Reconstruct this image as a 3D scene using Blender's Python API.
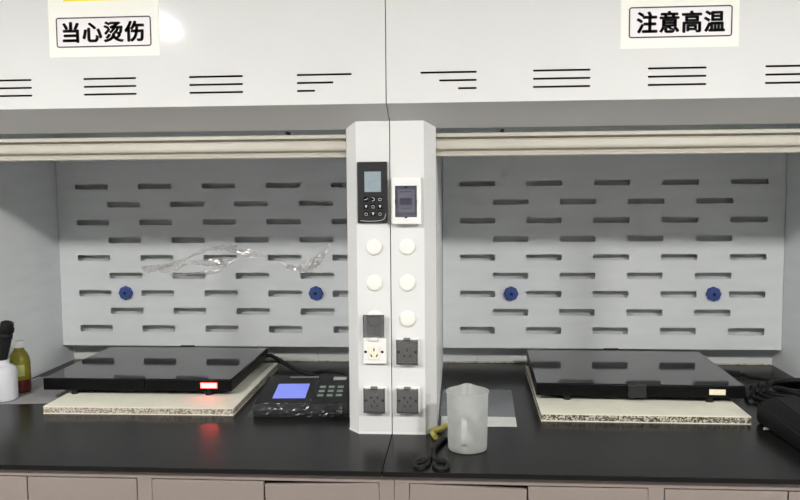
import bpy, bmesh, math, random
from mathutils import Vector, Matrix, Euler
random.seed(7)
for o in list(bpy.data.objects): bpy.data.objects.remove(o)
SC = bpy.context.scene
COL = SC.collection
ZT = 0.85            # height of the worktop; all builder coordinates below are measured from the worktop surface
R = math.radians

# ------------------------------------------------------------------ camera
cd = bpy.data.cameras.new('camera'); cam = bpy.data.objects.new('camera', cd); COL.objects.link(cam)
cd.sensor_width = 36.0; cd.lens = 795.8 / 800 * 36.0; cd.clip_start = 0.05
_ya, _pi, _ro = R(4.2587), R(-4.4617), R(-0.4563)
_fw = Vector((-math.sin(_ya)*math.cos(_pi), math.cos(_ya)*math.cos(_pi), math.sin(_pi)))
_r = Vector((math.cos(_ya), math.sin(_ya), 0)); _u = _r.cross(_fw)
_r2 = _r*math.cos(_ro) + _u*math.sin(_ro); _u2 = -_r*math.sin(_ro) + _u*math.cos(_ro)
_m = Matrix.Identity(4)
for i in range(3):
    _m[i][0], _m[i][1], _m[i][2] = _r2[i], _u2[i], -_fw[i]
_m[0][3], _m[1][3], _m[2][3] = 0.2409, -2.7884, 0.8813 + ZT
cam.matrix_world = _m
SC.camera = cam

# ------------------------------------------------------------------ world, exposure
w = bpy.data.worlds.new('world'); SC.world = w; w.use_nodes = True
w.node_tree.nodes['Background'].inputs[0].default_value = (0.9, 0.95, 1.0, 1)
w.node_tree.nodes['Background'].inputs[1].default_value = 0.05
SC.view_settings.view_transform = 'Standard'; SC.view_settings.look = 'None'
SC.view_settings.gamma = 1.0; SC.view_settings.use_curve_mapping = False
SC.view_settings.exposure = 0.0
LAMP = 1090.0          # radiance of the ceiling lamps' diffusers

# ------------------------------------------------------------------ materials
def mat(name, col, rough=0.5, metal=0.0, spec=0.5, noise=0.0, nscale=20.0, bump=0.0, bscale=200.0, stretch=(1, 1, 1),
        emit=None, estr=0.0, alpha=1.0, trans=0.0, ior=1.45, col2=None, rnoise=0.0):
    m = bpy.data.materials.new(name); m.use_nodes = True
    nt = m.node_tree; b = nt.nodes['Principled BSDF']
    b.inputs['Base Color'].default_value = (*col, 1); b.inputs['Roughness'].default_value = rough
    b.inputs['Metallic'].default_value = metal; b.inputs['Specular IOR Level'].default_value = spec
    b.inputs['IOR'].default_value = ior; b.inputs['Alpha'].default_value = alpha
    b.inputs['Transmission Weight'].default_value = trans
    if emit: b.inputs['Emission Color'].default_value = (*emit, 1); b.inputs['Emission Strength'].default_value = estr
    tc = mp = None
    if noise or bump or rnoise:
        tc = nt.nodes.new('ShaderNodeTexCoord'); mp = nt.nodes.new('ShaderNodeMapping')
        mp.inputs['Scale'].default_value = stretch; nt.links.new(tc.outputs['Object'], mp.inputs['Vector'])
    if noise:
        n = nt.nodes.new('ShaderNodeTexNoise'); n.inputs['Scale'].default_value = nscale; n.inputs['Detail'].default_value = 5
        nt.links.new(mp.outputs['Vector'], n.inputs['Vector'])
        mx = nt.nodes.new('ShaderNodeMix'); mx.data_type = 'RGBA'
        c2 = col2 if col2 else tuple(max(0, c*(1-noise)) for c in col)
        mx.inputs['A'].default_value = (*col, 1); mx.inputs['B'].default_value = (*c2, 1)
        rp = nt.nodes.new('ShaderNodeMapRange'); rp.inputs['From Min'].default_value = 0.35; rp.inputs['From Max'].default_value = 0.65
        nt.links.new(n.outputs['Fac'], rp.inputs['Value']); nt.links.new(rp.outputs['Result'], mx.inputs['Factor'])
        nt.links.new(mx.outputs['Result'], b.inputs['Base Color'])
    if rnoise:
        n = nt.nodes.new('ShaderNodeTexNoise'); n.inputs['Scale'].default_value = nscale*0.7; n.inputs['Detail'].default_value = 4
        nt.links.new(mp.outputs['Vector'], n.inputs['Vector'])
        rp = nt.nodes.new('ShaderNodeMapRange'); rp.inputs['To Min'].default_value = rough-rnoise; rp.inputs['To Max'].default_value = rough+rnoise
        nt.links.new(n.outputs['Fac'], rp.inputs['Value']); nt.links.new(rp.outputs['Result'], b.inputs['Roughness'])
    if bump:
        n = nt.nodes.new('ShaderNodeTexNoise'); n.inputs['Scale'].default_value = bscale; n.inputs['Detail'].default_value = 3
        nt.links.new(mp.outputs['Vector'], n.inputs['Vector'])
        bp = nt.nodes.new('ShaderNodeBump'); bp.inputs['Strength'].default_value = bump; bp.inputs['Distance'].default_value = 0.002
        nt.links.new(n.outputs['Fac'], bp.inputs['Height']); nt.links.new(bp.outputs['Normal'], b.inputs['Normal'])
    return m

def film_mat(name, col, diff, gloss, rough):
    """thin plastic film: mostly clear, some milky scatter, some gloss"""
    m = bpy.data.materials.new(name); m.use_nodes = True; nt = m.node_tree
    for n in list(nt.nodes): nt.nodes.remove(n)
    out = nt.nodes.new('ShaderNodeOutputMaterial')
    t = nt.nodes.new('ShaderNodeBsdfTransparent'); t.inputs[0].default_value = (0.97, 0.97, 0.97, 1)
    d = nt.nodes.new('ShaderNodeBsdfDiffuse'); d.inputs[0].default_value = (*col, 1)
    g = nt.nodes.new('ShaderNodeBsdfGlossy'); g.inputs['Roughness'].default_value = rough; g.inputs[0].default_value = (1, 1, 1, 1)
    n = nt.nodes.new('ShaderNodeTexNoise'); n.inputs['Scale'].default_value = 30
    tc = nt.nodes.new('ShaderNodeTexCoord'); nt.links.new(tc.outputs['Object'], n.inputs['Vector'])
    bp = nt.nodes.new('ShaderNodeBump'); bp.inputs['Strength'].default_value = 0.25; bp.inputs['Distance'].default_value = 0.004
    nt.links.new(n.outputs['Fac'], bp.inputs['Height']); nt.links.new(bp.outputs['Normal'], g.inputs['Normal'])
    m1 = nt.nodes.new('ShaderNodeMixShader'); m1.inputs[0].default_value = diff
    m2 = nt.nodes.new('ShaderNodeMixShader'); m2.inputs[0].default_value = gloss
    nt.links.new(t.outputs[0], m1.inputs[1]); nt.links.new(d.outputs[0], m1.inputs[2])
    nt.links.new(m1.outputs[0], m2.inputs[1]); nt.links.new(g.outputs[0], m2.inputs[2])
    nt.links.new(m2.outputs[0], out.inputs[0])
    return m

def particle_mat(name, a, b_, c):
    """pressed chipboard core: light and dark flakes"""
    m = mat(name, a, 0.8); nt = m.node_tree; b = nt.nodes['Principled BSDF']
    tc = nt.nodes.new('ShaderNodeTexCoord')
    v = nt.nodes.new('ShaderNodeTexVoronoi'); v.inputs['Scale'].default_value = 210
    nt.links.new(tc.outputs['Object'], v.inputs['Vector'])
    sp = nt.nodes.new('ShaderNodeSeparateColor'); nt.links.new(v.outputs['Color'], sp.inputs[0])
    rp = nt.nodes.new('ShaderNodeValToRGB'); el = rp.color_ramp.elements
    el[0].position = 0.15; el[0].color = (*c, 1); el[1].position = 0.8; el[1].color = (*a, 1)
    e = el.new(0.45); e.color = (*b_, 1)
    nt.links.new(sp.outputs[0], rp.inputs[0]); nt.links.new(rp.outputs[0], b.inputs['Base Color'])
    return m

M = {}
M['paint'] = mat('white_powder_coat', (0.69, 0.69, 0.68), 0.10, spec=0.06, noise=0.02, nscale=4)
M['liner'] = mat('grey_white_liner', (0.80, 0.825, 0.835), 0.45, noise=0.05, nscale=3, bump=0.03, bscale=250, stretch=(1, 1, 6))
M['backp'] = mat('white_back_panel', (0.74, 0.76, 0.76), 0.5, noise=0.05, nscale=6)
M['sash'] = mat('cream_aluminium', (0.50, 0.475, 0.41), 0.38, noise=0.06, nscale=8, stretch=(1, 6, 6))
M['glass'] = mat('sash_glass', (0.9, 0.95, 0.93), 0.02, trans=1.0)
M['seal'] = mat('grimy_sealant', (0.66, 0.63, 0.52), 0.7, noise=0.4, nscale=35, col2=(0.35, 0.28, 0.14))
M['black_top'] = mat('black_phenolic', (0.0085, 0.0082, 0.0082), 0.25, spec=0.17, noise=0.2, nscale=2.5, rnoise=0.04, col2=(0.010, 0.0098, 0.0096))
M['cab'] = mat('beige_steel', (0.24, 0.20, 0.18), 0.45, noise=0.03, nscale=5)
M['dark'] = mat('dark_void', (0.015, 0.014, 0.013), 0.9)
M['blk'] = mat('black_enamel', (0.005, 0.005, 0.0055), 0.35, spec=0.12, noise=0.3, nscale=20)
M['blkp'] = mat('black_plastic', (0.014, 0.014, 0.015), 0.45, bump=0.1, bscale=300)
M['rubber'] = mat('black_rubber', (0.009, 0.009, 0.009), 0.55, spec=0.3)
M['blkm'] = mat('matt_black_plastic', (0.008, 0.008, 0.009), 0.6, spec=0.25)
M['cglass'] = mat('black_ceramic_glass', (0.010, 0.010, 0.011), 0.06, ior=1.55, rnoise=0.025, nscale=14)
M['ivory'] = mat('ivory_laminate', (0.78, 0.76, 0.64), 0.6, spec=0.2, noise=0.06, nscale=10)
M['chipA'] = particle_mat('pale_chipboard', (0.58, 0.52, 0.45), (0.36, 0.30, 0.24), (0.16, 0.12, 0.09))
M['chipB'] = particle_mat('dark_chipboard', (0.55, 0.50, 0.40), (0.12, 0.10, 0.08), (0.03, 0.025, 0.02))
M['blue'] = mat('blue_plastic', (0.045, 0.085, 0.30), 0.35)
M['navy'] = mat('navy_hole', (0.006, 0.008, 0.03), 0.4)
M['wplast'] = mat('white_plastic', (0.80, 0.79, 0.76), 0.35)
M['cap'] = mat('warm_white_cap', (0.80, 0.79, 0.74), 0.4)
M['cream'] = mat('cream_socket', (0.80, 0.76, 0.64), 0.4)
M['smoke'] = mat('smoked_lid', (0.075, 0.072, 0.080), 0.25, alpha=0.48)
M['smoke2'] = mat('violet_smoked_window', (0.09, 0.088, 0.135), 0.2, alpha=0.45)
M['hole'] = mat('socket_hole', (0.01, 0.01, 0.01), 0.6)
M['lcdg'] = mat('grey_lcd', (0.20, 0.24, 0.26), 0.25, emit=(0.55, 0.68, 0.75), estr=0.18, noise=0.15, nscale=60)
M['lcdb'] = mat('blue_lcd', (0.10, 0.12, 0.4), 0.3, emit=(0.20, 0.26, 0.86), estr=0.75)
M['led'] = mat('red_led', (0.6, 0.2, 0.2), 0.3, emit=(1.0, 0.024, 0.020), estr=24)
M['ledw'] = mat('red_led_digit', (0.8, 0.6, 0.6), 0.3, emit=(1.0, 0.62, 0.58), estr=1.1)
M['ledoff'] = mat('cream_display', (0.78, 0.72, 0.55), 0.4)
M['key'] = mat('grey_green_key', (0.27, 0.36, 0.30), 0.5)
M['mark'] = mat('pale_print', (0.55, 0.55, 0.55), 0.5)
M['paper'] = mat('sign_paper', (0.88, 0.87, 0.81), 0.7, spec=0.2)
M['paperin'] = mat('sign_paper_tint', (0.84, 0.81, 0.82), 0.7, spec=0.2)
M['ink'] = mat('sign_ink', (0.05, 0.045, 0.047), 0.6)
M['yellow'] = mat('warning_yellow', (0.85, 0.78, 0.05), 0.5)
M['ytube'] = mat('yellow_rubber', (0.50, 0.42, 0.09), 0.5, noise=0.25, nscale=60)
M['jar'] = mat('jar_plastic', (0.68, 0.68, 0.72), 0.4, noise=0.03, nscale=10)
M['amber'] = mat('olive_bottle', (0.30, 0.27, 0.035), 0.12, trans=0.45, ior=1.35)
M['liquid'] = mat('brown_red_liquid', (0.10, 0.012, 0.010), 0.15)
M['blabel'] = mat('pale_bottle_label', (0.36, 0.37, 0.13), 0.6)
M['wall'] = mat('white_wall_paint', (0.40, 0.40, 0.395), 0.85, noise=0.03, nscale=3)
M['floor'] = mat('grey_vinyl_floor', (0.21, 0.20, 0.195), 0.4, noise=0.08, nscale=6)
M['lampw'] = mat('lamp_diffuser', (0.9, 0.9, 0.9), 0.5, emit=(1.0, 0.985, 0.95), estr=LAMP)
M['film'] = film_mat('clear_film', (0.98, 0.88, 0.85), 0.20, 0.22, 0.25)
M['wrap'] = film_mat('wrap_film', (0.6, 0.6, 0.6), 0.018, 0.016, 0.22)
M['bag'] = film_mat('bag_film', (0.55, 0.58, 0.62), 0.17, 0.04, 0.2)
M['bagw'] = mat('white_bag_strip', (0.70, 0.71, 0.68), 0.45, noise=0.1, nscale=30, alpha=0.9)
M['sheet'] = film_mat('grey_sheet', (0.50, 0.49, 0.49), 0.58, 0.05, 0.25)
def jug_mat():
    m = bpy.data.materials.new('frosted_polypropylene'); m.use_nodes = True; nt = m.node_tree
    for n in list(nt.nodes): nt.nodes.remove(n)
    out = nt.nodes.new('ShaderNodeOutputMaterial')
    d = nt.nodes.new('ShaderNodeBsdfDiffuse'); d.inputs[0].default_value = (0.72, 0.73, 0.71, 1)
    tl = nt.nodes.new('ShaderNodeBsdfTranslucent'); tl.inputs[0].default_value = (0.72, 0.73, 0.71, 1)
    tr = nt.nodes.new('ShaderNodeBsdfTransparent'); tr.inputs[0].default_value = (0.9, 0.9, 0.9, 1)
    g = nt.nodes.new('ShaderNodeBsdfGlossy'); g.inputs['Roughness'].default_value = 0.3
    tc = nt.nodes.new('ShaderNodeTexCoord'); n = nt.nodes.new('ShaderNodeTexNoise'); n.inputs['Scale'].default_value = 18
    nt.links.new(tc.outputs['Object'], n.inputs['Vector'])
    rp = nt.nodes.new('ShaderNodeMapRange'); rp.inputs['To Min'].default_value = 0.38; rp.inputs['To Max'].default_value = 0.60
    nt.links.new(n.outputs['Fac'], rp.inputs['Value'])
    a = nt.nodes.new('ShaderNodeMixShader'); a.inputs[0].default_value = 0.45
    b = nt.nodes.new('ShaderNodeMixShader'); c = nt.nodes.new('ShaderNodeMixShader'); c.inputs[0].default_value = 0.05
    nt.links.new(d.outputs[0], a.inputs[1]); nt.links.new(tl.outputs[0], a.inputs[2])
    nt.links.new(rp.outputs['Result'], b.inputs[0]); nt.links.new(a.outputs[0], b.inputs[1]); nt.links.new(tr.outputs[0], b.inputs[2])
    nt.links.new(b.outputs[0], c.inputs[1]); nt.links.new(g.outputs[0], c.inputs[2]); nt.links.new(c.outputs[0], out.inputs[0])
    return m
M['jug'] = jug_mat()

# ------------------------------------------------------------------ helpers
WORLD = {}
def thing(name, label, cat, loc, group=None, kind=None):
    """Empty at a thing's base (loc measured from the worktop surface)"""
    o = bpy.data.objects.new(name, None); COL.objects.link(o); o.empty_display_size = 0.05
    p = Vector((loc[0], loc[1], loc[2] + ZT)); o.location = p; WORLD[o.name] = p
    o['label'] = label; o['category'] = cat
    if group: o['group'] = group
    return o
def obj(name, bm, m, parent=None, label=None, cat=None, group=None, kind=None, smooth=False, xf=None):
    """one mesh object from a bmesh given in worktop coordinates; its origin goes to the base of its bounds"""
    if xf is not None: bmesh.ops.transform(bm, matrix=xf, verts=bm.verts)
    bmesh.ops.recalc_face_normals(bm, faces=bm.faces)
    lo = Vector([min(v.co[i] for v in bm.verts) for i in range(3)]); hi = Vector([max(v.co[i] for v in bm.verts) for i in range(3)])
    c = Vector(((lo.x+hi.x)/2, (lo.y+hi.y)/2, lo.z))
    bmesh.ops.translate(bm, vec=-c, verts=bm.verts)
    if smooth:
        for f in bm.faces: f.smooth = True
    me = bpy.data.meshes.new(name); bm.to_mesh(me); bm.free()
    if smooth and smooth != 'all':
        me.set_sharp_from_angle(angle=R(40))
    me.materials.append(M[m] if isinstance(m, str) else m)
    o = bpy.data.objects.new(name, me); COL.objects.link(o)
    wp = c + Vector((0, 0, ZT)); WORLD[o.name] = wp
    if parent is not None: o.parent = parent; o.location = wp - WORLD[parent.name]
    else: o.location = wp
    if label: o['label'] = label
    if cat: o['category'] = cat
    if group: o['group'] = group
    if kind: o['kind'] = kind
    return o
def B(): return bmesh.new()
def box(bm, x0, x1, y0, y1, z0, z1, bev=0.0, seg=2):
    x0, x1 = min(x0, x1), max(x0, x1)
    vs = [bm.verts.new(p) for p in ((x0,y0,z0),(x1,y0,z0),(x1,y1,z0),(x0,y1,z0),(x0,y0,z1),(x1,y0,z1),(x1,y1,z1),(x0,y1,z1))]
    fs = [bm.faces.new([vs[i] for i in q]) for q in ((3,2,1,0),(4,5,6,7),(0,1,5,4),(1,2,6,5),(2,3,7,6),(3,0,4,7))]
    if bev:
        es = list({e for f in fs for e in f.edges})
        bmesh.ops.bevel(bm, geom=es, offset=bev, segments=seg, profile=0.5, affect='EDGES')
    return bm
def loft(bm, rings, cap=True):
    """rings: equal-length lists of points"""
    vr = [[bm.verts.new(p) for p in r] for r in rings]; n = len(vr[0])
    for a, b in zip(vr[:-1], vr[1:]):
        for i in range(n): bm.faces.new((a[i], a[(i+1) % n], b[(i+1) % n], b[i]))
    if cap: bm.faces.new(list(reversed(vr[0]))); bm.faces.new(vr[-1])
    return bm
def lathe(bm, prof, cx, cy, n=32, cap=(True, True)):
    rings = [[(cx+r*math.cos(2*math.pi*i/n), cy+r*math.sin(2*math.pi*i/n), z) for i in range(n)] for r, z in prof]
    vr = [[bm.verts.new(p) for p in r] for r in rings]
    for a, b in zip(vr[:-1], vr[1:]):
        for i in range(n): bm.faces.new((a[i], a[(i+1) % n], b[(i+1) % n], b[i]))
    if cap[0]: bm.faces.new(list(reversed(vr[0])))
    if cap[1]: bm.faces.new(vr[-1])
    return bm
def catmull(pts, k=8):
    P = [Vector(p) for p in pts]; P = [2*P[0]-P[1]] + P + [2*P[-1]-P[-2]]; out = []
    for i in range(1, len(P)-2):
        for j in range(k):
            t = j/k; a, b, c, d = P[i-1], P[i], P[i+1], P[i+2]
            out.append(0.5*((2*b)+(-a+c)*t+(2*a-5*b+4*c-d)*t*t+(-a+3*b-3*c+d)*t**3))
    out.append(P[-2]); return out
def tube(bm, pts, r, n=8, smooth=8, closed=False, flat=1.0):
    path = catmull(pts, smooth) if smooth else [Vector(p) for p in pts]
    rings = []
    for i, p in enumerate(path):
        d = (path[min(i+1, len(path)-1)] - path[max(i-1, 0)]).normalized()
        s = d.cross(Vector((0, 0, 1)))
        s = s.normalized() if s.length > 1e-4 else Vector((1, 0, 0))
        u = s.cross(d).normalized(); rr = r(i/(len(path)-1)) if callable(r) else r
        rings.append([p + s*rr*math.cos(2*math.pi*k/n) + u*rr*flat*math.sin(2*math.pi*k/n) for k in range(n)])
    return loft(bm, rings)
def disc_y(bm, cx, cz, prof, n=28):
    """turned about the Y axis; prof is (radius, y)"""
    rings = [[(cx+r*math.cos(2*math.pi*i/n), y, cz+r*math.sin(2*math.pi*i/n)) for i in range(n)] for r, y in prof]
    return loft(bm, rings)
def slot_outline(x0, x1, z0, z1, seg=4, rf=0.9):
    r = (z1-z0)/2*rf; pts = []
    for cx, cz, a0 in ((x1-r, z1-r, 0), (x0+r, z1-r, 90), (x0+r, z0+r, 180), (x1-r, z0+r, 270)):
        for k in range(seg+1):
            a = R(a0+90*k/seg); pts.append((cx+r*math.cos(a), cz+r*math.sin(a)))
    return pts
def plate(outer, holes, y0, t):
    """sheet in the XZ plane with real cut-outs, front face at y0"""
    cu = bpy.data.curves.new('tmp', 'CURVE'); cu.dimensions = '2D'; cu.fill_mode = 'BOTH'; cu.extrude = t/2
    for pts in [outer] + holes:
        s = cu.splines.new('POLY'); s.points.add(len(pts)-1); s.use_cyclic_u = True
        for p, q in zip(s.points, pts): p.co = (q[0], q[1], 0, 1)
    ob = bpy.data.objects.new('tmp', cu); COL.objects.link(ob)
    dg = bpy.context.evaluated_depsgraph_get(); me = bpy.data.meshes.new_from_object(ob.evaluated_get(dg))
    bpy.data.objects.remove(ob); bpy.data.curves.remove(cu)
    bm = bmesh.new(); bm.from_mesh(me); bpy.data.meshes.remove(me)
    bmesh.ops.remove_doubles(bm, verts=bm.verts, dist=1e-5)
    for v in bm.verts: v.co = Vector((v.co.x, y0 + t/2 + v.co.z, v.co.y))
    return bm
def text_bm(s, x0, x1, z0, z1, y, t, weight):
    cu = bpy.data.curves.new('tmp', 'FONT'); cu.body = s; cu.size = 1; cu.extrude = 0.01; cu.offset = weight; cu.space_character = 1.12; cu.resolution_u = 4
    ob = bpy.data.objects.new('tmp', cu); COL.objects.link(ob)
    dg = bpy.context.evaluated_depsgraph_get(); me = bpy.data.meshes.new_from_object(ob.evaluated_get(dg))
    bpy.data.objects.remove(ob); bpy.data.curves.remove(cu)
    bm = bmesh.new(); bm.from_mesh(me); bpy.data.meshes.remove(me)
    lo = [min(v.co[i] for v in bm.verts) for i in range(3)]; hi = [max(v.co[i] for v in bm.verts) for i in range(3)]
    geo = list(bm.verts)+list(bm.edges)+list(bm.faces)
    for dx, dz in ((0.028, 0), (-0.028, 0), (0, 0.02), (0, -0.02)):
        d = bmesh.ops.duplicate(bm, geom=geo)
        bmesh.ops.translate(bm, vec=(dx, dz, 0), verts=[g for g in d['geom'] if isinstance(g, bmesh.types.BMVert)])
    lo = [min(v.co[i] for v in bm.verts) for i in range(3)]; hi = [max(v.co[i] for v in bm.verts) for i in range(3)]
    for v in bm.verts:
        v.co = Vector((x0+(v.co.x-lo[0])/(hi[0]-lo[0])*(x1-x0), y - t*(v.co.z-lo[2])/(hi[2]-lo[2]), z0+(v.co.y-lo[1])/(hi[1]-lo[1])*(z1-z0)))
    return bm
def rect_ring(bm, x0, x1, z0, z1, wd, y0, y1, rad):
    def rr(a0, a1, c0, c1, r):
        pts = []
        for cx, cz, a in ((a1-r, c1-r, 0), (a0+r, c1-r, 90), (a0+r, c0+r, 180), (a1-r, c0+r, 270)):
            for k in range(5): pts.append((cx+r*math.cos(R(a+22.5*k)), cz+r*math.sin(R(a+22.5*k))))
        return pts
    o_ = rr(x0, x1, z0, z1, rad); i_ = rr(x0+wd, x1-wd, z0+wd, z1-wd, max(rad-wd, 1e-4))
    rings = [[(p[0], y, p[1]) for p in q] for q, y in ((o_, y1), (o_, y0), (i_, y0), (i_, y1))]
    vr = [[bm.verts.new(p) for p in r] for r in rings]; n = len(o_)
    for a, b in ((0, 1), (1, 2), (2, 3), (3, 0)):
        for k in range(n): bm.faces.new((vr[a][k], vr[a][(k+1) % n], vr[b][(k+1) % n], vr[b][k]))
    return bm

# ------------------------------------------------------------------ room shell
W = 1.93             # width of one fume hood
CEIL = 1.95
def shell(name, x0, x1, y0, y1, z0, z1, m): obj(name, box(B(), x0, x1, y0, y1, z0, z1), m, kind='structure')
shell('floor', -4.6, 4.6, -5.2, 1.5, -ZT-0.1, -ZT, 'floor')
shell('ceiling', -4.6, 4.6, -5.2, 1.5, CEIL, CEIL+0.1, 'wall')
shell('wall_back', -4.6, 4.6, 1.40, 1.5, -ZT, CEIL, 'wall')
shell('wall_front', -4.6, 4.6, -5.3, -5.2, -ZT, CEIL, 'wall')
shell('wall_left', -4.7, -4.6, -5.2, 1.5, -ZT, CEIL, 'wall')
shell('wall_right', 4.6, 4.7, -5.2, 1.5, -ZT, CEIL, 'wall')

# ------------------------------------------------------------------ ceiling lamps (they light the room)
for i, x in enumerate((-3.9, -1.56, 1.58, 4.0)):
    y = -2.28
    t = thing('ceiling_lamp', 'slim white lamp under the ceiling facing the fume hoods', 'lamp', (x, y, CEIL-0.08), 'slim ceiling lamps in front of the hoods')
    obj('housing', box(B(), x-0.06, x+0.06, y-0.26, y+0.26, CEIL-0.062, CEIL-0.002, 0.006), 'wplast', t)
    obj('diffuser', box(B(), x-0.035, x+0.035, y-0.18, y+0.18, CEIL-0.08, CEIL-0.062, 0.003), 'lampw', t)

# ------------------------------------------------------------------ worktops and base cabinets
YF = -0.383
for s, lab in ((-1, 'black laboratory worktop slab carrying the red-lit hot plate'), (1, 'black laboratory worktop slab carrying the measuring jug')):
    t = thing('worktop', lab, 'worktop', (s*W/2, 0.4, -0.016), 'black worktops')
    obj('front_slab', box(B(), s*0.0012, s*W, YF, 0.644, -0.016, 0, 0.002), 'black_top', t)
    obj('rear_slab', box(B(), s*0.0012, s*W, 0.6455, 1.20, -0.016, -0.0006, 0.001), 'black_top', t)
FX = 0.0365          # the cabinets meet a little to the right of the worktop joint
YC = -0.366
def cabinet(s, lab):
    e = s*W - FX*0
    t = thing('base_cabinet', lab, 'cabinet', (s*W/2, 0.2, -ZT), 'beige base cabinets')
    a = FX + s*0.0008
    cz0, cz1 = -ZT+0.08, -0.0165
    carc = B(); box(carc, a, e, YC+0.024, YC+0.028, cz0, cz1-0.002)          # dark interior sheet right behind the doors, painting the shade in their gaps
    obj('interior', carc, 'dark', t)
    obj('carcass', box(B(), a, e, YC+0.03, 1.1, cz0, cz1-0.002), 'cab', t)
    obj('plinth', box(B(), a, e, YC+0.07, 1.0, -ZT, cz0), 'dark', t)
    obj('top_rail', box(B(), a, e, YC, YC+0.022, -0.041, cz1, 0.001), 'cab', t)
    obj('bottom_rail', box(B(), a, e, YC, YC+0.022, cz0, cz0+0.05, 0.001), 'cab', t)
    x = FX + s*0.047
    def stile(x0, x1): obj('stile', box(B(), x0, x1, YC, YC+0.022, cz0+0.05, -0.041, 0.001), 'cab', t)
    stile(a, x)
    for pair in range(2):
        for k in range(2):
            d0, d1 = x + s*0.0025, x + s*0.3655
            bm = box(B(), d0, d1, YC-0.002, YC+0.018, cz0+0.055, -0.0445, 0.0015)
            drop = pair == 0 and k == 0
            if drop:   # this door hangs askew: its free corner has sunk
                px = d0
                bmesh.ops.rotate(bm, cent=(px, YC, -0.0445), matrix=Matrix.Rotation(R(1.9)*s, 3, 'Y'), verts=bm.verts)
                bmesh.ops.translate(bm, vec=(0, 0, 0.002), verts=bm.verts)
            d = obj('door', bm, 'cab', t)
            hx = d1 - s*0.035 if k == 0 else d0 + s*0.035
            obj('handle', tube(B(), [(hx, YC-0.003, -0.18), (hx, YC-0.028, -0.19), (hx, YC-0.028, -0.29), (hx, YC-0.003, -0.30)], 0.005), 'sash', d, smooth=True)
            x += s*0.367
        nx = x + s*0.047 if pair == 0 else e
        stile(x, nx); x = nx
cabinet(-1, 'beige steel base cabinet under the worktop of the red-lit hot plate')
cabinet(1, 'beige steel base cabinet under the worktop of the measuring jug')

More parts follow.
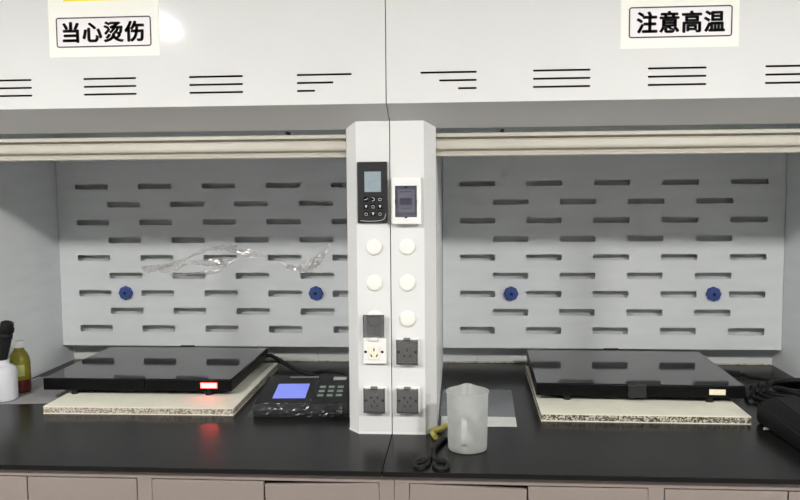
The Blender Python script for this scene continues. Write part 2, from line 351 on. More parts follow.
# ------------------------------------------------------------------ fume hoods
YH, ZH = -0.12, 1.162
SLOPE = -0.40
def soffit_z(y): return ZH + SLOPE*(y-YH)
def wall_poly(pts, s): return [(s*x, y) for x, y in pts]
def prism_z(bm, poly, z0, z1):
    return loft(bm, [[(x, y, z0) for x, y in poly], [(x, y, z1) for x, y in poly]])
def prism_x(bm, poly, x0, x1):
    return loft(bm, [[(x0, y, z) for y, z in poly], [(x1, y, z) for y, z in poly]])
def hood(s, lab, bx, bp, knobs, joints):
    h = thing('fume_hood', lab, 'fume hood', (s*W/2, 0.5, 0), 'white fume hoods')
    x0, x1 = 0.0016, W
    # header front with louvre slots
    w_, p_, o_ = 0.1858, 0.369, 0.1143; holes = []
    for k in range(5):
        for r in range(3):
            a, b = o_ + k*p_, o_ + k*p_ + w_
            if k == 0: a += (0, 0.0619, 0.1239)[r]
            if k == 4: b -= (0, 0.0619, 0.1239)[r]
            zc = 1.2606 - r*0.0264
            holes.append(slot_outline(min(s*a, s*b), max(s*a, s*b), zc-0.0034, zc+0.0034, 3))
    obj('header_panel', plate([(s*x0, ZH), (s*x1, ZH), (s*x1, 1.86), (s*x0, 1.86)], holes, YH, 0.003), 'paint', h)
    obj('louvre_shade', box(B(), s*(x0+0.05), s*(x1-0.05), YH+0.02, YH+0.022, 1.18, 1.29), 'dark', h)  # near-black sheet painted in as the shade of the hollow header behind the slots
    bm = B(); yb = 0.058
    loft(bm, [[(x, YH+0.0002, ZH), (x, yb, soffit_z(yb)), (x, yb, soffit_z(yb)+0.004), (x, YH+0.0002, ZH+0.004)] for x in (s*x0, s*x1)])
    obj('header_soffit', bm, 'paint', h)
    bm = B(); box(bm, s*x0, s*x1, YH+0.004, 1.2, 1.855, 1.86); box(bm, s*x1, s*(x1-0.003), YH+0.004, 1.2, ZH+0.0, 1.855)
    box(bm, s*x0, s*(x0+0.003), YH+0.004, 1.2, ZH, 1.855); box(bm, s*x0, s*x1, 1.2, 1.203, 0.0, 1.86)
    obj('casing', bm, 'paint', h)
    # posts at both ends of the opening
    for a, sg in ((0.0016, 1), (W, -1)):
        xf = lambda d: s*(a + sg*d)
        def ring(g, z): return [(xf(0), -g, z), (xf(0.118+g*0.4), -g, z), (xf(0.158+g), 0.05-g*0.3, z), (xf(0.158+g), 0.118, z), (xf(0), 0.118, z)]
        zt = 1.135
        c = obj('column', loft(B(), [ring(0.0025, 0.0), ring(0.0018, 0.004), ring(0.0, 0.008), ring(0.0, zt)]), 'paint', h)
        if sg == 1:
            for zc in (0.674, 0.5465, 0.4185):
                obj('hole_cap', disc_y(B(), s*0.0585, zc, [(0.029, 0.001), (0.029, -0.004), (0.0275, -0.0058), (0.020, -0.0072), (0.006, -0.0078)]), 'cap', c, smooth=True)
        obj('side_panel', box(B(), xf(0.152), xf(0.158), 0.1185, 1.19, 0, 1.55), 'liner', h)
    # inside: back panels, ceiling, baffle
    xs = [0.158] + joints + [W-0.158]
    for a, b in zip(xs[:-1], xs[1:]):
        obj('back_panel', box(B(), s*(a+0.0012), s*(b-0.0012), 1.19, 1.197, 0.0, 1.55, 0.0008), 'backp', h)
    obj('slot_light_catcher', box(B(), s*0.17, s*(W-0.162), 1.134, 1.138, 0.104, 1.548), 'backp', h)  # added panel close behind the baffle, catches light falling through its slots
    obj('inner_ceiling', box(B(), s*0.158, s*(W-0.158), 0.13, 1.19, 1.55, 1.556), 'liner', h)
    bm = B(); n = 60; rings = []
    for k in range(n+1):
        x = s*(0.16+(W-0.32)*k/n); q = 0.004+0.0025*random.random()
        rings.append([(x, 1.1895, 0), (x, 1.1895-q, 0), (x, 1.1895-q*0.7, q*0.7), (x, 1.1895, q)])
    obj('sealant_bead', loft(bm, rings), 'seal', h)
    holes = []
    for r in range(9):
        zc = 0.1846 + (8-r)*0.08925
        for k in range(5 if r % 2 == 0 else 4):
            a = bx + k*bp + (bp/2 if r % 2 else 0)
            hh = 0.0125+0.0050*r/8
            holes.append(slot_outline(min(s*a, s*(a+0.170)), max(s*a, s*(a+0.170)), zc-hh, zc+hh, 3, 0.45))
    bz0, bz1 = 0.097, 1.548
    bf = obj('baffle', plate([(s*0.162, bz0), (s*(W-0.160), bz0), (s*(W-0.160), bz1), (s*0.162, bz1)], holes, 1.076, 0.006), 'liner', h)
    for kx in knobs:
        kz = 0.3665
        kb = B(); rings = []
        for rr, y in ((0.028, 1.0755), (0.034, 1.073), (0.034, 1.062), (0.030, 1.057), (0.012, 1.055)):
            rings.append([(kx+rr*(1+0.035*math.cos(8*2*math.pi*i/48))*math.cos(2*math.pi*i/48), y, kz+rr*(1+0.035*math.cos(8*2*math.pi*i/48))*math.sin(2*math.pi*i/48)) for i in range(48)])
        kn = obj('knob', loft(kb, rings), 'blue', bf, label='blue round knob with a dark centre', smooth=True)
        obj('knob_centre', disc_y(B(), kx, kz, [(0.0085, 1.0552), (0.0085, 1.0535), (0.006, 1.0525)], 16), 'navy', kn)
    cx = -1.12 if s < 0 else 0.972
    obj('edge_clip', box(B(), cx-0.035, cx+0.035, 1.068, 1.0758, 0.0955, 0.101, 0.001), 'blkp', bf)
    # sash, fully raised: only its handle rail shows under the header
    prof = [(0.062, 1.0735), (0.060, 1.0715), (0.060, 1.0605), (0.0625, 1.0595), (0.082, 1.0585), (0.082, 1.0480), (0.062, 1.0485), (0.057, 1.046), (0.056, 1.026), (0.0575, 1.020), (0.061, 1.0165),
            (0.078, 1.0145), (0.080, 1.0035), (0.068, 1.0015), (0.066, 0.9985), (0.066, 0.995), (0.068, 0.9925), (0.10, 0.9925), (0.10, 1.0735)]
    sa = obj('sash', prism_x(B(), prof, s*0.1582, s*(W-0.1582)), 'sash', h)
    obj('glass_pane', box(B(), s*0.165, s*(W-0.165), 0.086, 0.092, 1.0735, 1.50), 'glass', sa)
    sx = -0.375 if s < 0 else 0.395
    obj('latch_screw', disc_y(B(), sx, 1.081, [(0.006, 0.098), (0.006, 0.060), (0.004, 0.056)], 14), 'dark', sa)
    return h, bf
HL, BL = hood(-1, 'white fume hood over the hot plate with the lit red display', 0.2118, 0.3236, (-1.429, -0.465), [0.48, 1.10])
HR, BR = hood(1, 'white fume hood over the hot plate with the unlit cream display', 0.2446, 0.3190, (0.492, 1.447), [0.33, 0.965])

# crinkled protective film still sticking to the baffle behind the red-lit hot plate
def crease(pts, wd, amp, seed):
    rnd = random.Random(seed); path = catmull([(x, 0, z) for x, z in pts], 10); nv = 11; bm = B(); rows = []
    ph = [rnd.uniform(0, 6.28) for _ in range(6)]
    for i, p in enumerate(path):
        d = (path[min(i+1, len(path)-1)] - path[max(i-1, 0)]).normalized(); nrm = Vector((-d.z, 0, d.x))
        u = i/(len(path)-1); fade = min(1, u*6, (1-u)*6)
        row = []
        for j in range(nv):
            v = -1 + 2*j/(nv-1)
            wv = wd*(0.75+0.35*math.sin(7*u+ph[0]))*(0.25+0.75*fade)
            hgt = amp*fade*(math.exp(-(v/0.30)**2)*(0.7+0.4*math.sin(17*u+ph[1])) + 0.45*math.exp(-((v-0.55+0.25*math.sin(9*u+ph[2]))/0.16)**2) + 0.4*math.exp(-((v+0.5+0.2*math.sin(13*u+ph[3]))/0.18)**2) + 0.55*rnd.random())
            q = p + nrm*wv*(v + rnd.uniform(-0.25, 0.25)) + Vector((rnd.uniform(-0.004, 0.004), 0, 0))
            row.append(bm.verts.new((q.x, 1.0752-hgt, q.z)))
        rows.append(row)
    for a, b in zip(rows[:-1], rows[1:]):
        for j in range(nv-1): bm.faces.new((a[j], a[j+1], b[j+1], b[j]))
    return bm
for sd, (pts, wd, amp) in enumerate((
        ([(-1.345, 0.497), (-1.32, 0.485), (-1.25, 0.496), (-1.172, 0.517), (-1.018, 0.580), (-0.901, 0.591), (-0.781, 0.561), (-0.700, 0.548)], 0.020, 0.0060),
        ([(-1.26, 0.478), (-1.17, 0.497), (-1.096, 0.520), (-0.969, 0.517), (-0.85, 0.538)], 0.024, 0.0070),
        ([(-0.640, 0.520), (-0.600, 0.500), (-0.53, 0.490), (-0.48, 0.515), (-0.451, 0.541), (-0.395, 0.610)], 0.024, 0.0075),
        ([(-0.50, 0.487), (-0.455, 0.525), (-0.40, 0.580)], 0.018, 0.006),
        ([(-1.20, 0.455), (-1.08, 0.462), (-0.93, 0.480)], 0.012, 0.004))):
    obj('protective_film', crease(pts, wd, amp, sd+3), 'film', BL, label='crinkled clear protective film')

# ------------------------------------------------------------------ signs on the header
def sign(lab, txt, px0, px1, pz0, b, tx, tri):
    y = YH
    t = thing('warning_sign', lab, 'sign', ((px0+px1)/2, y, pz0), 'paper warning signs')
    obj('paper', box(B(), px0, px1, y-0.0014, y-0.0002, pz0, pz0+0.47), 'paper', t)
    bx0, bx1, bz0, bz1 = b
    obj('text_panel', box(B(), bx0+0.002, bx1-0.002, y-0.0018, y-0.0014, bz0+0.002, bz1-0.002), 'paperin', t)
    obj('text_border', rect_ring(B(), bx0, bx1, bz0, bz1, 0.0042, y-0.0024, y-0.0014, 0.009), 'ink', t)
    obj('lettering', text_bm(txt, *tx, y-0.0018, 0.0008, 0.012), 'ink', t)
    cx = (px0+px1)/2; z0 = tri; r = 0.14
    def trib(k, ya, yb):
        pts = [(cx-r*k, z0+(1-k)*0.08), (cx+r*k, z0+(1-k)*0.08), (cx, z0+(1-k)*0.08+r*k*1.74)]
        return loft(B(), [[(x, yy, z) for x, z in pts] for yy in (yb, ya)])
    tg = obj('triangle', trib(1.0, y-0.0018, y-0.0014), 'yellow', t, label='yellow warning triangle')
    obj('triangle_band', trib(0.88, y-0.0022, y-0.0018), 'ink', tg); obj('triangle_field', trib(0.74, y-0.0026, y-0.0022), 'yellow', tg)
    for k in (-1, 0, 1):
        obj('heat_wave', tube(B(), [(cx+k*0.035+0.008*math.sin(q*1.6), y-0.0028, z0+0.06+q*0.013) for q in range(6)], 0.004, 6, 4), 'ink', tg)
sign('white paper warning sign on the hood above the red-lit hot plate', '当心烫伤', -1.152, -0.766, 1.334, (-1.126, -0.794, 1.3665, 1.467), (-1.104, -0.818, 1.381, 1.452), 1.5205)
sign('white paper warning sign on the hood above the unlit hot plate', '注意高温', 0.763, 1.136, 1.3245, (0.789, 1.1145, 1.3575, 1.456), (0.813, 1.092, 1.371, 1.442), 1.50)

# ------------------------------------------------------------------ fittings on the posts
t = thing('control_panel', 'black keypad control panel with a grey screen on the white post', 'control panel', (-0.061, 0, 0.759))
bd = obj('housing', box(B(), -0.1145, -0.0085, -0.014, -0.0004, 0.759, 0.973, 0.004), 'blkp', t)
obj('screen', box(B(), -0.0885, -0.0305, -0.0152, -0.0138, 0.868, 0.939, 0.0005), 'lcdg', t)
for r in range(3):
    for c in range(3):
        kx, kz = -0.0835+0.0245*c, 0.8425-0.0255*r
        k = obj('key', box(B(), kx-0.0085, kx+0.0085, -0.0155, -0.0135, kz-0.009, kz+0.009, 0.0008), 'blk', t)
        bm = B()
        if (r, c) in ((1, 0), (1, 2), (2, 1)): loft(bm, [[(kx-0.005, yy, kz+0.005), (kx+0.005, yy, kz+0.005), (kx, yy, kz-0.006)] for yy in (-0.0155, -0.0162)])
        elif (r, c) == (0, 1): tube(bm, [(kx-0.004, -0.016, kz+0.006), (kx+0.004, -0.016, kz+0.003), (kx+0.004, -0.016, kz-0.004), (kx-0.004, -0.016, kz-0.006)], 0.0013, 6, 4)
        elif (r, c) == (0, 0): tube(bm, [(kx-0.006, -0.016, kz-0.002), (kx+0.002, -0.016, kz), (kx+0.006, -0.016, kz+0.004)], 0.0013, 6, 4)
        else: rect_ring(bm, kx-0.005, kx+0.005, kz-0.006, kz+0.004, 0.0014, -0.0162, -0.0155, 0.002)
        obj('key_symbol', bm, 'mark', k)
obj('film_edge', tube(B(), [(-0.104, -0.0145, 0.768), (-0.07, -0.0148, 0.7655), (-0.035, -0.0148, 0.768), (-0.020, -0.0148, 0.775), (-0.0145, -0.0145, 0.792)], 0.0011, 6, 6), 'mark', t, label='pale lifted edge of protective film')

t = thing('breaker_box', 'white breaker box with a smoked window on the white post', 'breaker box', (0.0595, 0, 0.756))
obj('enclosure', plate([(0.0095, 0.7565), (0.1095, 0.7565), (0.1095, 0.917), (0.0095, 0.917)], [[(0.0195, 0.7795), (0.0955, 0.7795), (0.0955, 0.889), (0.0195, 0.889)]], -0.030, 0.0296), 'wplast', t)
br = obj('breaker', box(B(), 0.0275, 0.0875, -0.016, -0.002, 0.795, 0.875, 0.001), 'wplast', t)
for a in (0.037, 0.059):
    obj('toggle', box(B(), a, a+0.018, -0.0225, -0.0155, 0.824, 0.846, 0.001), 'navy', br)
obj('toggle_bar', box(B(), 0.037, 0.077, -0.0225, -0.019, 0.838, 0.846, 0.0005), 'navy', br)
for a, b, c, d in ((0.036, 0.079, 0.866, 0.8695), (0.040, 0.076, 0.808, 0.810)):
    obj('print_line', box(B(), a, b, -0.0165, -0.0158, c, d), 'ink', br)
wn = obj('window', box(B(), 0.020, 0.095, -0.0315, -0.0285, 0.780, 0.8885, 0.001), 'smoke2', t, label='violet-grey smoked window')
for a, b, c, d in ((0.053, 0.062, 0.8815, 0.8865), (0.053, 0.062, 0.7765, 0.7815), (0.0195, 0.0225, 0.828, 0.840), (0.0925, 0.0955, 0.828, 0.840)):
    obj('window_latch', box(B(), a, b, -0.0335, -0.0312, c, d, 0.0008), 'blk', wn)

def socket(lab, x0, z0, five, opened, label_lid=None):
    wd, ht = 0.083, 0.093; x1, z1 = x0+wd, z0+ht
    t = thing('power_socket', lab, 'socket', ((x0+x1)/2, 0, z0), 'covered power sockets on the post')
    obj('back_box', box(B(), x0, x1, -0.013, -0.0004, z0, z1, 0.003), 'wplast', t)
    cx, cz = x0+0.0385, z0+0.040
    fc = obj('socket_face', box(B(), cx-0.0215, cx+0.0215, -0.0165, -0.0125, cz-0.024, cz+0.026, 0.0012), 'cream', t)
    def pin(px, pz, ang, l=0.011, wdt=0.0042):
        bm = box(B(), px-wdt/2, px+wdt/2, -0.0168, -0.0150, pz-l/2, pz+l/2)
        bmesh.ops.rotate(bm, cent=(px, -0.016, pz), matrix=Matrix.Rotation(R(ang), 3, 'Y'), verts=bm.verts)
        obj('pin_hole', bm, 'hole', fc)
    if five:
        pin(cx-0.011, cz+0.015, 0, 0.008, 0.007); pin(cx+0.011, cz+0.015, 0, 0.008, 0.007)
        pin(cx, cz+0.001, 0, 0.010); pin(cx-0.010, cz-0.014, -28); pin(cx+0.010, cz-0.014, 28)
    else:
        pin(cx, cz+0.012, 0); pin(cx-0.010, cz-0.009, -28); pin(cx+0.010, cz-0.009, 28)
    for px in (x0+0.008, x0+0.068):
        obj('screw', disc_y(B(), px, cz+0.004, [(0.0048, -0.0125), (0.0048, -0.0148), (0.003, -0.0155)], 14), 'hole', t)
    if opened:
        bm = B(); box(bm, x0+0.001, x0+0.076, -0.016, -0.0135, 0, 0.0805, 0.0012); box(bm, x0+0.001, x0+0.004, -0.024, -0.0145, 0, 0.0805); box(bm, x0+0.073, x0+0.076, -0.024, -0.0145, 0, 0.0805); box(bm, x0+0.001, x0+0.076, -0.024, -0.0145, 0.0775, 0.0805)
        bmesh.ops.translate(bm, vec=(0, 0, z1+0.0035), verts=bm.verts)
        obj('lid', bm, 'smoke', t, label='raised smoked lid')
    else:
        bm = B(); box(bm, x0+0.0, x0+0.076, -0.024, -0.0215, z0+0.001, z1-0.0035, 0.0012)
        box(bm, x0, x0+0.003, -0.022, -0.0132, z0+0.001, z1-0.0035); box(bm, x0+0.073, x0+0.076, -0.022, -0.0132, z0+0.001, z1-0.0035); box(bm, x0, x0+0.076, -0.022, -0.0132, z0+0.001, z0+0.004)
        obj('lid', bm, 'smoke', t, label='closed smoked lid')
    obj('hinge', box(B(), x0+0.026, x0+0.050, -0.024, -0.013, z1-0.008, z1+0.003, 0.0015), 'wplast' if opened else 'smoke', t)
socket('white power socket with its smoked lid flipped open', -0.0995, 0.2575, False, True)
socket('three-pin power socket with closed smoked lid beside the open-lidded one', 0.0185, 0.2575, False, False)
socket('five-hole power socket with closed smoked lid below the open-lidded one', -0.1, 0.0815, True, False)
socket('five-hole power socket with closed smoked lid below the closed three-pin one', 0.0185, 0.0815, True, False)

# ------------------------------------------------------------------ boards and hot plates
def rotz(cx, cy, deg): return Matrix.Translation((cx, cy, 0)) @ Matrix.Rotation(R(deg), 4, 'Z') @ Matrix.Translation((-cx, -cy, 0))
def board(lab, x0, x1, y0, y1, chip, rot):
    t = thing('chipboard_panel', lab, 'board', ((x0+x1)/2, (y0+y1)/2, 0), 'boards under the hot plates'); xf = rotz((x0+x1)/2, (y0+y1)/2, rot)
    obj('lower_laminate', box(B(), x0, x1, y0, y1, 0.0002, 0.0042, 0.0006), 'ivory', t, xf=xf)
    obj('core', box(B(), x0+0.001, x1-0.001, y0+0.001, y1-0.001, 0.0042, 0.0262), chip, t, xf=xf)
    obj('upper_laminate', box(B(), x0, x1, y0, y1, 0.0262, 0.0302, 0.0006), 'ivory', t, xf=xf)
board('ivory-faced pale chipboard panel under the red-lit hot plate', -1.408, -0.642, 0.196, 1.00, 'chipA', 0.6)
board('ivory-faced dark chipboard panel under the unlit hot plate', 0.552, 1.318, 0.178, 0.985, 'chipB', -0.6)
def hot_plate(lab, x0, x1, y0, y1, lit, rot, split, feet):
    zb, zt = 0.0485, 0.100
    cx, cy = (x0+x1)/2, (y0+y1)/2; xf = rotz(cx, cy, rot)
    t = thing('hot_plate', lab, 'hot plate', (cx, cy, 0.0303), 'black glass hot plates')
    obj('body', box(B(), x0, x1, y0+0.006, y1, zb, zt-0.006, 0.003), 'blk', t, xf=xf)
    obj('glass_top', box(B(), x0+0.002, x1-0.002, y0+0.003, y1-0.002, zt-0.006, zt, 0.0004), 'cglass', t, xf=xf)
    for a, b in ((x0, split-0.0015), (split+0.0015, x1)):
        obj('front_panel', box(B(), a, b, y0, y0+0.006, zb+0.001, zt-0.004, 0.0015), 'blk', t, xf=xf)
    if not lit:
        obj('latch', box(B(), split-0.035, split+0.035, y0-0.006, y0+0.004, zb-0.002, zt-0.001, 0.002), 'blkp', t, xf=xf)
    for fx in feet:
        for fy in (y0+0.02, y1-0.06):
            obj('foot', lathe(B(), [(0.015, 0.0303), (0.015, zb+0.002)], fx, fy, 16), 'rubber', t, xf=xf)
    dx0, dx1 = (-0.829, -0.760) if lit else (1.226, 1.288)
    dy = y0 - 0.0015
    d = obj('display', box(B(), dx0, dx1, dy, y0+0.003, 0.0625, 0.0845, 0.001), 'led' if lit else 'ledoff', t, label='lit red digit display' if lit else 'unlit cream display window', xf=xf)
    if lit:
        segs = B(); n = 4; pw = (dx1-dx0-0.008)/n
        for k in range(n):
            a = dx0+0.004+k*pw+0.002; b = a+pw-0.004
            for z in (0.0665, 0.0735, 0.0805): box(segs, a, b, dy-0.0008, dy, z-0.0012, z+0.0012)
            box(segs, a, a+0.003, dy-0.0008, dy, 0.0665, 0.0805); box(segs, b-0.003, b, dy-0.0008, dy, 0.0665, 0.0805)
        obj('digits', segs, 'ledw', d, xf=xf)
    return t
hot_plate('black glass hot plate with a lit red display', -1.500, -0.700, 0.376, 1.032, True, 0.5, -1.066, (-1.375, -0.80))
hot_plate('black glass hot plate with an unlit cream display', 0.556, 1.362, 0.366, 1.022, False, -1.4, 0.950, (0.68, 1.232))
# black connectors on the right edge of the unlit plate
t = thing('power_plug', 'black cable connector at the edge of the unlit hot plate', 'plug', (1.42, 0.74, 0.0))
obj('plug_body', box(B(), 1.388, 1.468, 0.738, 0.775, 0.043, 0.070, 0.006), 'rubber', t)
obj('cable', tube(B(), [(1.462, 0.757, 0.056), (1.50, 0.79, 0.042), (1.56, 0.835, 0.020), (1.64, 0.845, 0.0105), (1.755, 0.81, 0.0105)], 0.009), 'rubber', t, smooth=True)

# ------------------------------------------------------------------ digital controllers wrapped in clear film
def controller(lab, ox, oy, rot):
    xf = Matrix.Translation((ox, oy, 0)) @ Matrix.Rotation(R(rot), 4, 'Z')
    c0 = xf @ Vector((0, 0.17, 0))
    t = thing('digital_controller', lab, 'controller', (c0.x, c0.y, 0), 'black plate controllers')
    z0, zs, D, hw = 0.0455, 0.085, 0.352, 0.186
    def zt(v): return z0 + zs*v
    def ct(v): return z0 + zs*D*(v-0.008)/(D-0.018)
    prof = [(0.0, 0.006), (-0.002, 0.022), (0.002, 0.030), (0.008, zt(0)), (D-0.01, zt(D)), (D, zt(D)-0.012), (D, 0.004)]
    bm = B(); rings = []
    for u, ins in ((-hw, 0.006), (-hw+0.006, 0), (hw-0.006, 0), (hw, 0.006)):
        rings.append([(u, v, z - (ins if z > 0.03 else 0)) for v, z in prof])
    obj('case', loft(bm, rings), 'blkm', t, xf=xf)
    def slab(name, u0, u1, v0, v1, h, m, par, lb=None):
        bm = B(); loft(bm, [[(u0, v0, ct(v0)+k), (u1, v0, ct(v0)+k), (u1, v1, ct(v1)+k), (u0, v1, ct(v1)+k)] for k in (-0.001, h)])
        return obj(name, bm, m, par, label=lb, xf=xf)
    slab('screen', -0.122, 0.008, 0.070, 0.240, 0.0012, 'lcdb', t, 'blue lit screen')
    for r in range(3):
        for c in range(3):
            u = 0.066+c*0.037; v = 0.100+r*0.050
            slab('key', u-0.012, u+0.012, v-0.011, v+0.011, 0.002, 'key', t)
    slab('maker_label', 0.102, 0.156, 0.288, 0.325, 0.001, 'mark', t)
    k = -0.085
    while k < 0.03:
        slab('printed_mark', k, k+0.008, 0.322, 0.334, 0.0008, 'mark', t); k += 0.0125
    # the loose film: a slightly larger, creased shell
    rnd = random.Random(5); bm = B(); nu, nv = 34, 26; rows = []
    for j in range(nv+1):
        row = []
        for i in range(nu+1):
            a, b = i/nu*2-1, j/nv
            pa = [(-0.016, 0.0012), (-0.008, 0.030), (0.0, z0+0.007), (D, zt(D)+0.007), (D+0.01, 0.03), (D+0.02, 0.0012)]
            k = b*5; q = min(int(k), 4); f = k-q
            v = pa[q][0]*(1-f)+pa[q+1][0]*f; z = pa[q][1]*(1-f)+pa[q+1][1]*f
            u = a*(hw+0.010); e = abs(a)
            if e > 0.9: z = 0.0012 + (z-0.0012)*(1-(e-0.9)/0.1)**0.6; u += math.copysign((e-0.9)*0.12, a)
            wob = 0.0026*math.sin(13*a+9*b+1.3*math.sin(7*b))+0.0009*rnd.uniform(-1, 1)
            z = max(0.0011, z+(wob if z > 0.004 else 0))
            row.append(bm.verts.new((u, v+0.002*rnd.uniform(-1, 1), z)))
        rows.append(row)
    for a, b in zip(rows[:-1], rows[1:]):
        for i in range(nu): bm.faces.new((a[i], a[i+1], b[i+1], b[i]))
    obj('plastic_wrap', bm, 'wrap', t, label='clear crinkled plastic wrap', xf=xf)
controller('black controller with a blue lit screen wrapped in clear plastic', -0.374, 0.212, 4)

# ------------------------------------------------------------------ cables
obj('cable', tube(B(), [(-0.698, 0.985, 0.072), (-0.665, 0.975, 0.070), (-0.60, 0.93, 0.048), (-0.52, 0.88, 0.022), (-0.42, 0.82, 0.010), (-0.32, 0.79, 0.0105), (-0.21, 0.80, 0.010)], 0.0095), 'rubber',
    label='black cable running from the red-lit hot plate behind the controller', cat='cable', smooth=True)
obj('cable', tube(B(), [(-0.19, 0.74, 0.0082), (-0.27, 0.71, 0.0085), (-0.37, 0.735, 0.030), (-0.44, 0.78, 0.031), (-0.36, 0.83, 0.032), (-0.26, 0.76, 0.029), (-0.20, 0.68, 0.0085)], 0.0075), 'rubber',
    label='looped black cable lying behind the controller with the blue screen', cat='cable', smooth=True)
def loop(cx, cy, rx, ry, z, a0, a1, n, tilt, wob):
    return [(cx+rx*math.cos(R(a0+(a1-a0)*k/n))+wob*math.sin(3*k), cy+ry*math.sin(R(a0+(a1-a0)*k/n)), z+tilt*math.sin(R(a0+(a1-a0)*k/n))*0.5+0.004*math.sin(1.7*k+cx*40)) for k in range(n+1)]
coil = B()
pts = [(1.42, 0.50, 0.014)]
for turn in range(4):
    pts += loop(1.58+0.012*turn, 0.55-0.015*turn, 0.145-0.012*turn, 0.155-0.02*turn, 0.019+0.015*turn, 170, 170-330, 10, 0.004, 0.004)
pts += [(1.52, 0.42, 0.075), (1.55, 0.33, 0.075), (1.58, 0.255, 0.06)]
obj('coiled_cable', tube(coil, pts, 0.0095, 8, 6), 'rubber', label='coiled black cable heaped beside the unlit hot plate', cat='cable', smooth=True)

# black device at the right edge of the worktop
t = thing('power_adapter', 'bulky black power adapter on the worktop beside the coiled cable', 'adapter', (1.52, 0.03, 0))
xf = rotz(1.36, 0.14, 4)
bm = B()
loft(bm, [[(1.352, -0.27, 0.0003), (1.69, -0.27, 0.0003), (1.69, 0.20, 0.0003), (1.352, 0.20, 0.0003)], [(1.345, -0.275, 0.012), (1.70, -0.275, 0.012), (1.70, 0.205, 0.012), (1.345, 0.205, 0.012)],
          [(1.345, -0.275, 0.050), (1.70, -0.275, 0.050), (1.70, 0.205, 0.075), (1.348, 0.205, 0.075)], [(1.375, -0.25, 0.085), (1.68, -0.25, 0.085), (1.68, 0.18, 0.105), (1.395, 0.18, 0.105)]])
bmesh.ops.bevel(bm, geom=list(bm.edges), offset=0.006, segments=2, affect='EDGES')
obj('case', bm, 'blkm', t, xf=xf, smooth=True)
bm = loft(B(), [[(1.455, 0.035, 0.0990+k), (1.50, 0.035, 0.0990+k), (1.50, 0.052, 0.0998+k), (1.455, 0.052, 0.0998+k)] for k in (0, 0.0012)])
obj('white_mark', bm, 'wplast', t, xf=xf)
obj('packing_corner', loft(B(), [[(1.335, 0.115, k), (1.372, 0.12, k), (1.37, 0.145, k), (1.345, 0.14, k)] for k in (0.0003, 0.0016)]), 'bagw', t)

# ------------------------------------------------------------------ measuring jug
jx, jy = 0.268, -0.147
t = thing('measuring_jug', 'frosted plastic measuring jug standing on the black worktop', 'jug', (jx, jy, 0))
bm = B(); n = 48; Hh = 0.197
def jr(z): return 0.0655 + 0.0045*(z/Hh)
def jring(r, z, lip):
    out = []
    for i in range(n):
        a = 2*math.pi*i/n
        sp = max(0, math.cos(a-math.pi/2))**24 * lip
        out.append((jx+(r+sp*0.018)*math.cos(a), jy+(r+sp*0.018)*math.sin(a), z + sp*0.003))
    return out
rings = [jring(0.058, 0.0004, 0), jring(0.064, 0.003, 0), jring(jr(0.01), 0.010, 0)]
for k in range(1, 9): rings.append(jring(jr(Hh*k/8), Hh*k/8, max(0, k/8-0.75)*4))
rings += [jring(jr(Hh)+0.0025, Hh, 1), jring(jr(Hh)+0.0025, Hh+0.003, 1), jring(jr(Hh)-0.001, Hh+0.003, 1)]
for k in range(8, 0, -1): rings.append(jring(jr(Hh*k/8)-0.0018, Hh*k/8, max(0, k/8-0.75)*4))
rings += [jring(jr(0.01)-0.002, 0.010, 0), jring(0.055, 0.0035, 0)]
vr = [[bm.verts.new(p) for p in r] for r in rings]
for a, b in zip(vr[:-1], vr[1:]):
    for i in range(n): bm.faces.new((a[i], a[(i+1) % n], b[(i+1) % n], b[i]))
bm.faces.new(list(reversed(vr[0]))); bm.faces.new(vr[-1])
jb = obj('vessel', bm, 'jug', t, smooth=True)
hx = jx-0.012; bm = B()
rr = jr(0.08)
hp = [(jy-rr+0.001, 0.128), (jy-rr-0.030, 0.128), (jy-rr-0.040, 0.118), (jy-rr-0.042, 0.09), (jy-rr-0.040, 0.062), (jy-rr-0.030, 0.044), (jy-rr+0.001, 0.040)]
path = catmull([(hx, y, z) for y, z in hp], 5)
rings = []
for i, p in enumerate(path):
    d = (path[min(i+1, len(path)-1)]-path[max(i-1, 0)]).normalized(); nn = Vector((1, 0, 0)).cross(d)
    rings.append([p+Vector((sx*0.0085, 0, 0))+nn*sy*0.003 for sx, sy in ((-1, -1), (1, -1), (1, 1), (-1, 1))])
loft(bm, rings); obj('handle', bm, 'jug', t)

# ------------------------------------------------------------------ flat plastic bag behind the jug
t = thing('plastic_bag', 'flat clear plastic bag with a white strip lying behind the jug', 'bag', (0.32, 0.38, 0))
def sheet_bm(q, z, th, nx=16, ny=16, amp=0.0012, seed=2):
    rnd = random.Random(seed); bm = B(); rows = []
    for j in range(ny+1):
        row = []
        for i in range(nx+1):
            u, v = i/nx, j/ny
            x = (q[0][0]*(1-u)+q[1][0]*u)*(1-v)+(q[3][0]*(1-u)+q[2][0]*u)*v; y = (q[0][1]*(1-u)+q[1][1]*u)*(1-v)+(q[3][1]*(1-u)+q[2][1]*u)*v
            row.append((x, y, z+amp*rnd.random()*(math.sin(6*u+4*v)**2)))
        rows.append(row)
    top = [[bm.verts.new((p[0], p[1], p[2]+th)) for p in r] for r in rows]; bot = [[bm.verts.new(p) for p in r] for r in rows]
    for j in range(ny):
        for i in range(nx):
            bm.faces.new((top[j][i], top[j][i+1], top[j+1][i+1], top[j+1][i])); bm.faces.new((bot[j][i], bot[j+1][i], bot[j+1][i+1], bot[j][i+1]))
    for i in range(nx):
        bm.faces.new((top[0][i+1], top[0][i], bot[0][i], bot[0][i+1])); bm.faces.new((top[ny][i], top[ny][i+1], bot[ny][i+1], bot[ny][i]))
    for j in range(ny):
        bm.faces.new((top[j][0], top[j+1][0], bot[j+1][0], bot[j][0])); bm.faces.new((top[j+1][nx], top[j][nx], bot[j][nx], bot[j+1][nx]))
    return bm
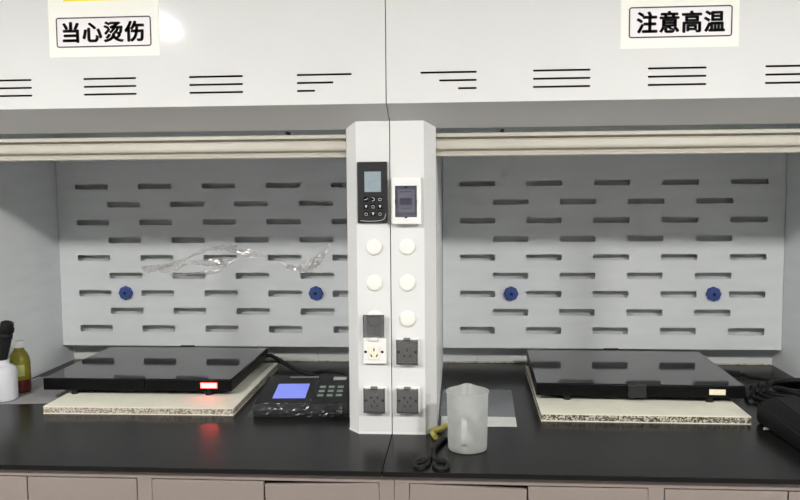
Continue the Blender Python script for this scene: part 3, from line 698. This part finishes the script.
obj('film', sheet_bm([(0.166, 0.225), (0.4555, 0.225), (0.466, 0.643), (0.168, 0.635)], 0.0006, 0.0012, amp=0.003), 'bag', t)
obj('white_strip', sheet_bm([(0.172, 0.100), (0.452, 0.104), (0.4555, 0.226), (0.172, 0.226)], 0.0006, 0.0016), 'bagw', t)

# ------------------------------------------------------------------ black shears and the yellow clip
t = thing('shears', 'black-handled shears lying on the worktop beside the jug', 'shears', (0.16, -0.22, 0))
def ringloop(cx, cy, rx, ry, ang):
    pts = []
    for k in range(25):
        a = 2*math.pi*k/24; x, y = rx*math.cos(a), ry*math.sin(a)
        pts.append((cx+x*math.cos(ang)-y*math.sin(ang), cy+x*math.sin(ang)+y*math.cos(ang), 0.0075))
    return pts
def closed_tube(bm, pts, r, n=8):
    P = [Vector(p) for p in pts[:-1]]; m = len(P); rings = []
    for i in range(m):
        d = (P[(i+1) % m]-P[i-1]).normalized(); s = d.cross(Vector((0, 0, 1))).normalized(); u = s.cross(d)
        rings.append([P[i]+s*r*math.cos(2*math.pi*k/n)+u*r*0.9*math.sin(2*math.pi*k/n) for k in range(n)])
    vr = [[bm.verts.new(p) for p in q] for q in rings]
    for i in range(m):
        a, b = vr[i], vr[(i+1) % m]
        for k in range(n): bm.faces.new((a[k], a[(k+1) % n], b[(k+1) % n], b[k]))
    return bm
bm = closed_tube(B(), ringloop(0.121, -0.315, 0.021, 0.038, -0.25), 0.006)
obj('handle', tube(bm, [(0.137, -0.30, 0.0075), (0.146, -0.26, 0.0085), (0.152, -0.20, 0.009), (0.166, -0.13, 0.009), (0.185, -0.06, 0.008)], lambda u: 0.0085-0.0025*u, 8), 'rubber', t, smooth=True)
bm = closed_tube(B(), ringloop(0.182, -0.322, 0.022, 0.044, 0.12), 0.007)
obj('handle', tube(bm, [(0.165, -0.30, 0.0075), (0.156, -0.25, 0.0085), (0.155, -0.20, 0.013), (0.172, -0.13, 0.011), (0.197, -0.055, 0.008)], lambda u: 0.0085-0.0025*u, 8), 'rubber', t, smooth=True)
obj('pivot', lathe(B(), [(0.008, 0.012), (0.008, 0.023), (0.005, 0.0245)], 0.153, -0.205, 16), 'blkp', t)
bm = B(); loft(bm, [[(0.178, -0.07, z), (0.200, -0.075, z), (0.206, -0.005, z), (0.196, 0.02, z)] for z in (0.004, 0.014)])
obj('jaw', bm, 'blkp', t)
obj('yellow_clip', tube(B(), [(0.157, -0.060, 0.0105), (0.150, -0.032, 0.0105), (0.146, -0.004, 0.0105), (0.158, 0.022, 0.0115), (0.178, 0.038, 0.013), (0.194, 0.062, 0.015), (0.212, 0.070, 0.015)], 0.0095, 10, 5, flat=1.0), 'ytube',
    label='bent yellow rubber clip at the foot of the white post', cat='clip', smooth=True)

# ------------------------------------------------------------------ jar, brush, bottle and sheet by the side wall
obj('plastic_sheet', sheet_bm([(-1.755, 0.302), (-1.428, 0.345), (-1.43, 0.80), (-1.75, 0.79)], 0.0004, 0.0006, amp=0.0006, seed=4), 'sheet', label='grey plastic sheet spread under the jar and the bottle', cat='sheet')
cx, cy = -1.690, 0.392
t = thing('storage_jar', 'white plastic jar with a black brush standing in it', 'jar', (cx, cy, 0.0022))
obj('jar_body', lathe(B(), [(0.054, 0.0022), (0.060, 0.006), (0.0615, 0.02), (0.0615, 0.122), (0.058, 0.136), (0.046, 0.147), (0.034, 0.151), (0.033, 0.153), (0.033, 0.168), (0.035, 0.169), (0.035, 0.173), (0.030, 0.173), (0.030, 0.150), (0.052, 0.130), (0.057, 0.118), (0.057, 0.012), (0.03, 0.008)], cx, cy, 40), 'jar', t, smooth=True)
bm = B(); prof = [(0.010, 0.0), (0.012, 0.03), (0.0125, 0.13), (0.014, 0.165), (0.017, 0.20), (0.020, 0.245), (0.0195, 0.25), (0.0225, 0.256), (0.0225, 0.272), (0.020, 0.276), (0.0245, 0.282), (0.0255, 0.30), (0.0215, 0.305), (0.0225, 0.312), (0.020, 0.324), (0.012, 0.329)]
prof = [(r*(1.0 if z < 0.16 else 1.22), z) for r, z in prof]
lathe(bm, prof, 0, 0, 20)
bx = Matrix.Translation((cx-0.017, cy, 0.012)) @ Matrix.Rotation(R(9.5), 4, 'Y')
obj('brush', bm, 'rubber', label='black ribbed brush handle sticking out of the white jar', cat='brush', smooth=True, xf=bx)
cx, cy = -1.683, 0.520
t = thing('reagent_bottle', 'olive yellow bottle with white cap and dark red dregs', 'bottle', (cx, cy, 0.0022))
obj('bottle_body', lathe(B(), [(0.040, 0.056), (0.0445, 0.060), (0.0445, 0.132), (0.042, 0.150), (0.034, 0.172), (0.024, 0.186), (0.020, 0.193), (0.020, 0.199)], cx, cy, 36), 'amber', t, smooth=True)
obj('bottle_base', lathe(B(), [(0.036, 0.0022), (0.042, 0.005), (0.0445, 0.014), (0.0445, 0.0595), (0.040, 0.0598)], cx, cy, 36), 'liquid', t, label='dark red liquid in the bottom', smooth=True)
obj('cap', lathe(B(), [(0.0225, 0.199), (0.0235, 0.201), (0.0235, 0.224), (0.021, 0.228), (0.010, 0.2285)], cx, cy, 28), 'wplast', t, label='white screw cap', smooth=True)
bm = B(); rows = []
for k in range(9):
    a = R(-115+10*k); rows.append([(cx+0.0452*math.cos(a), cy+0.0452*math.sin(a), z) for z in (0.078, 0.128)])
vr = [[bm.verts.new(p) for p in r] for r in rows]
for a, b in zip(vr[:-1], vr[1:]): bm.faces.new((a[0], b[0], b[1], a[1]))
obj('label_strip', bm, 'blabel', t, label='pale paper label')
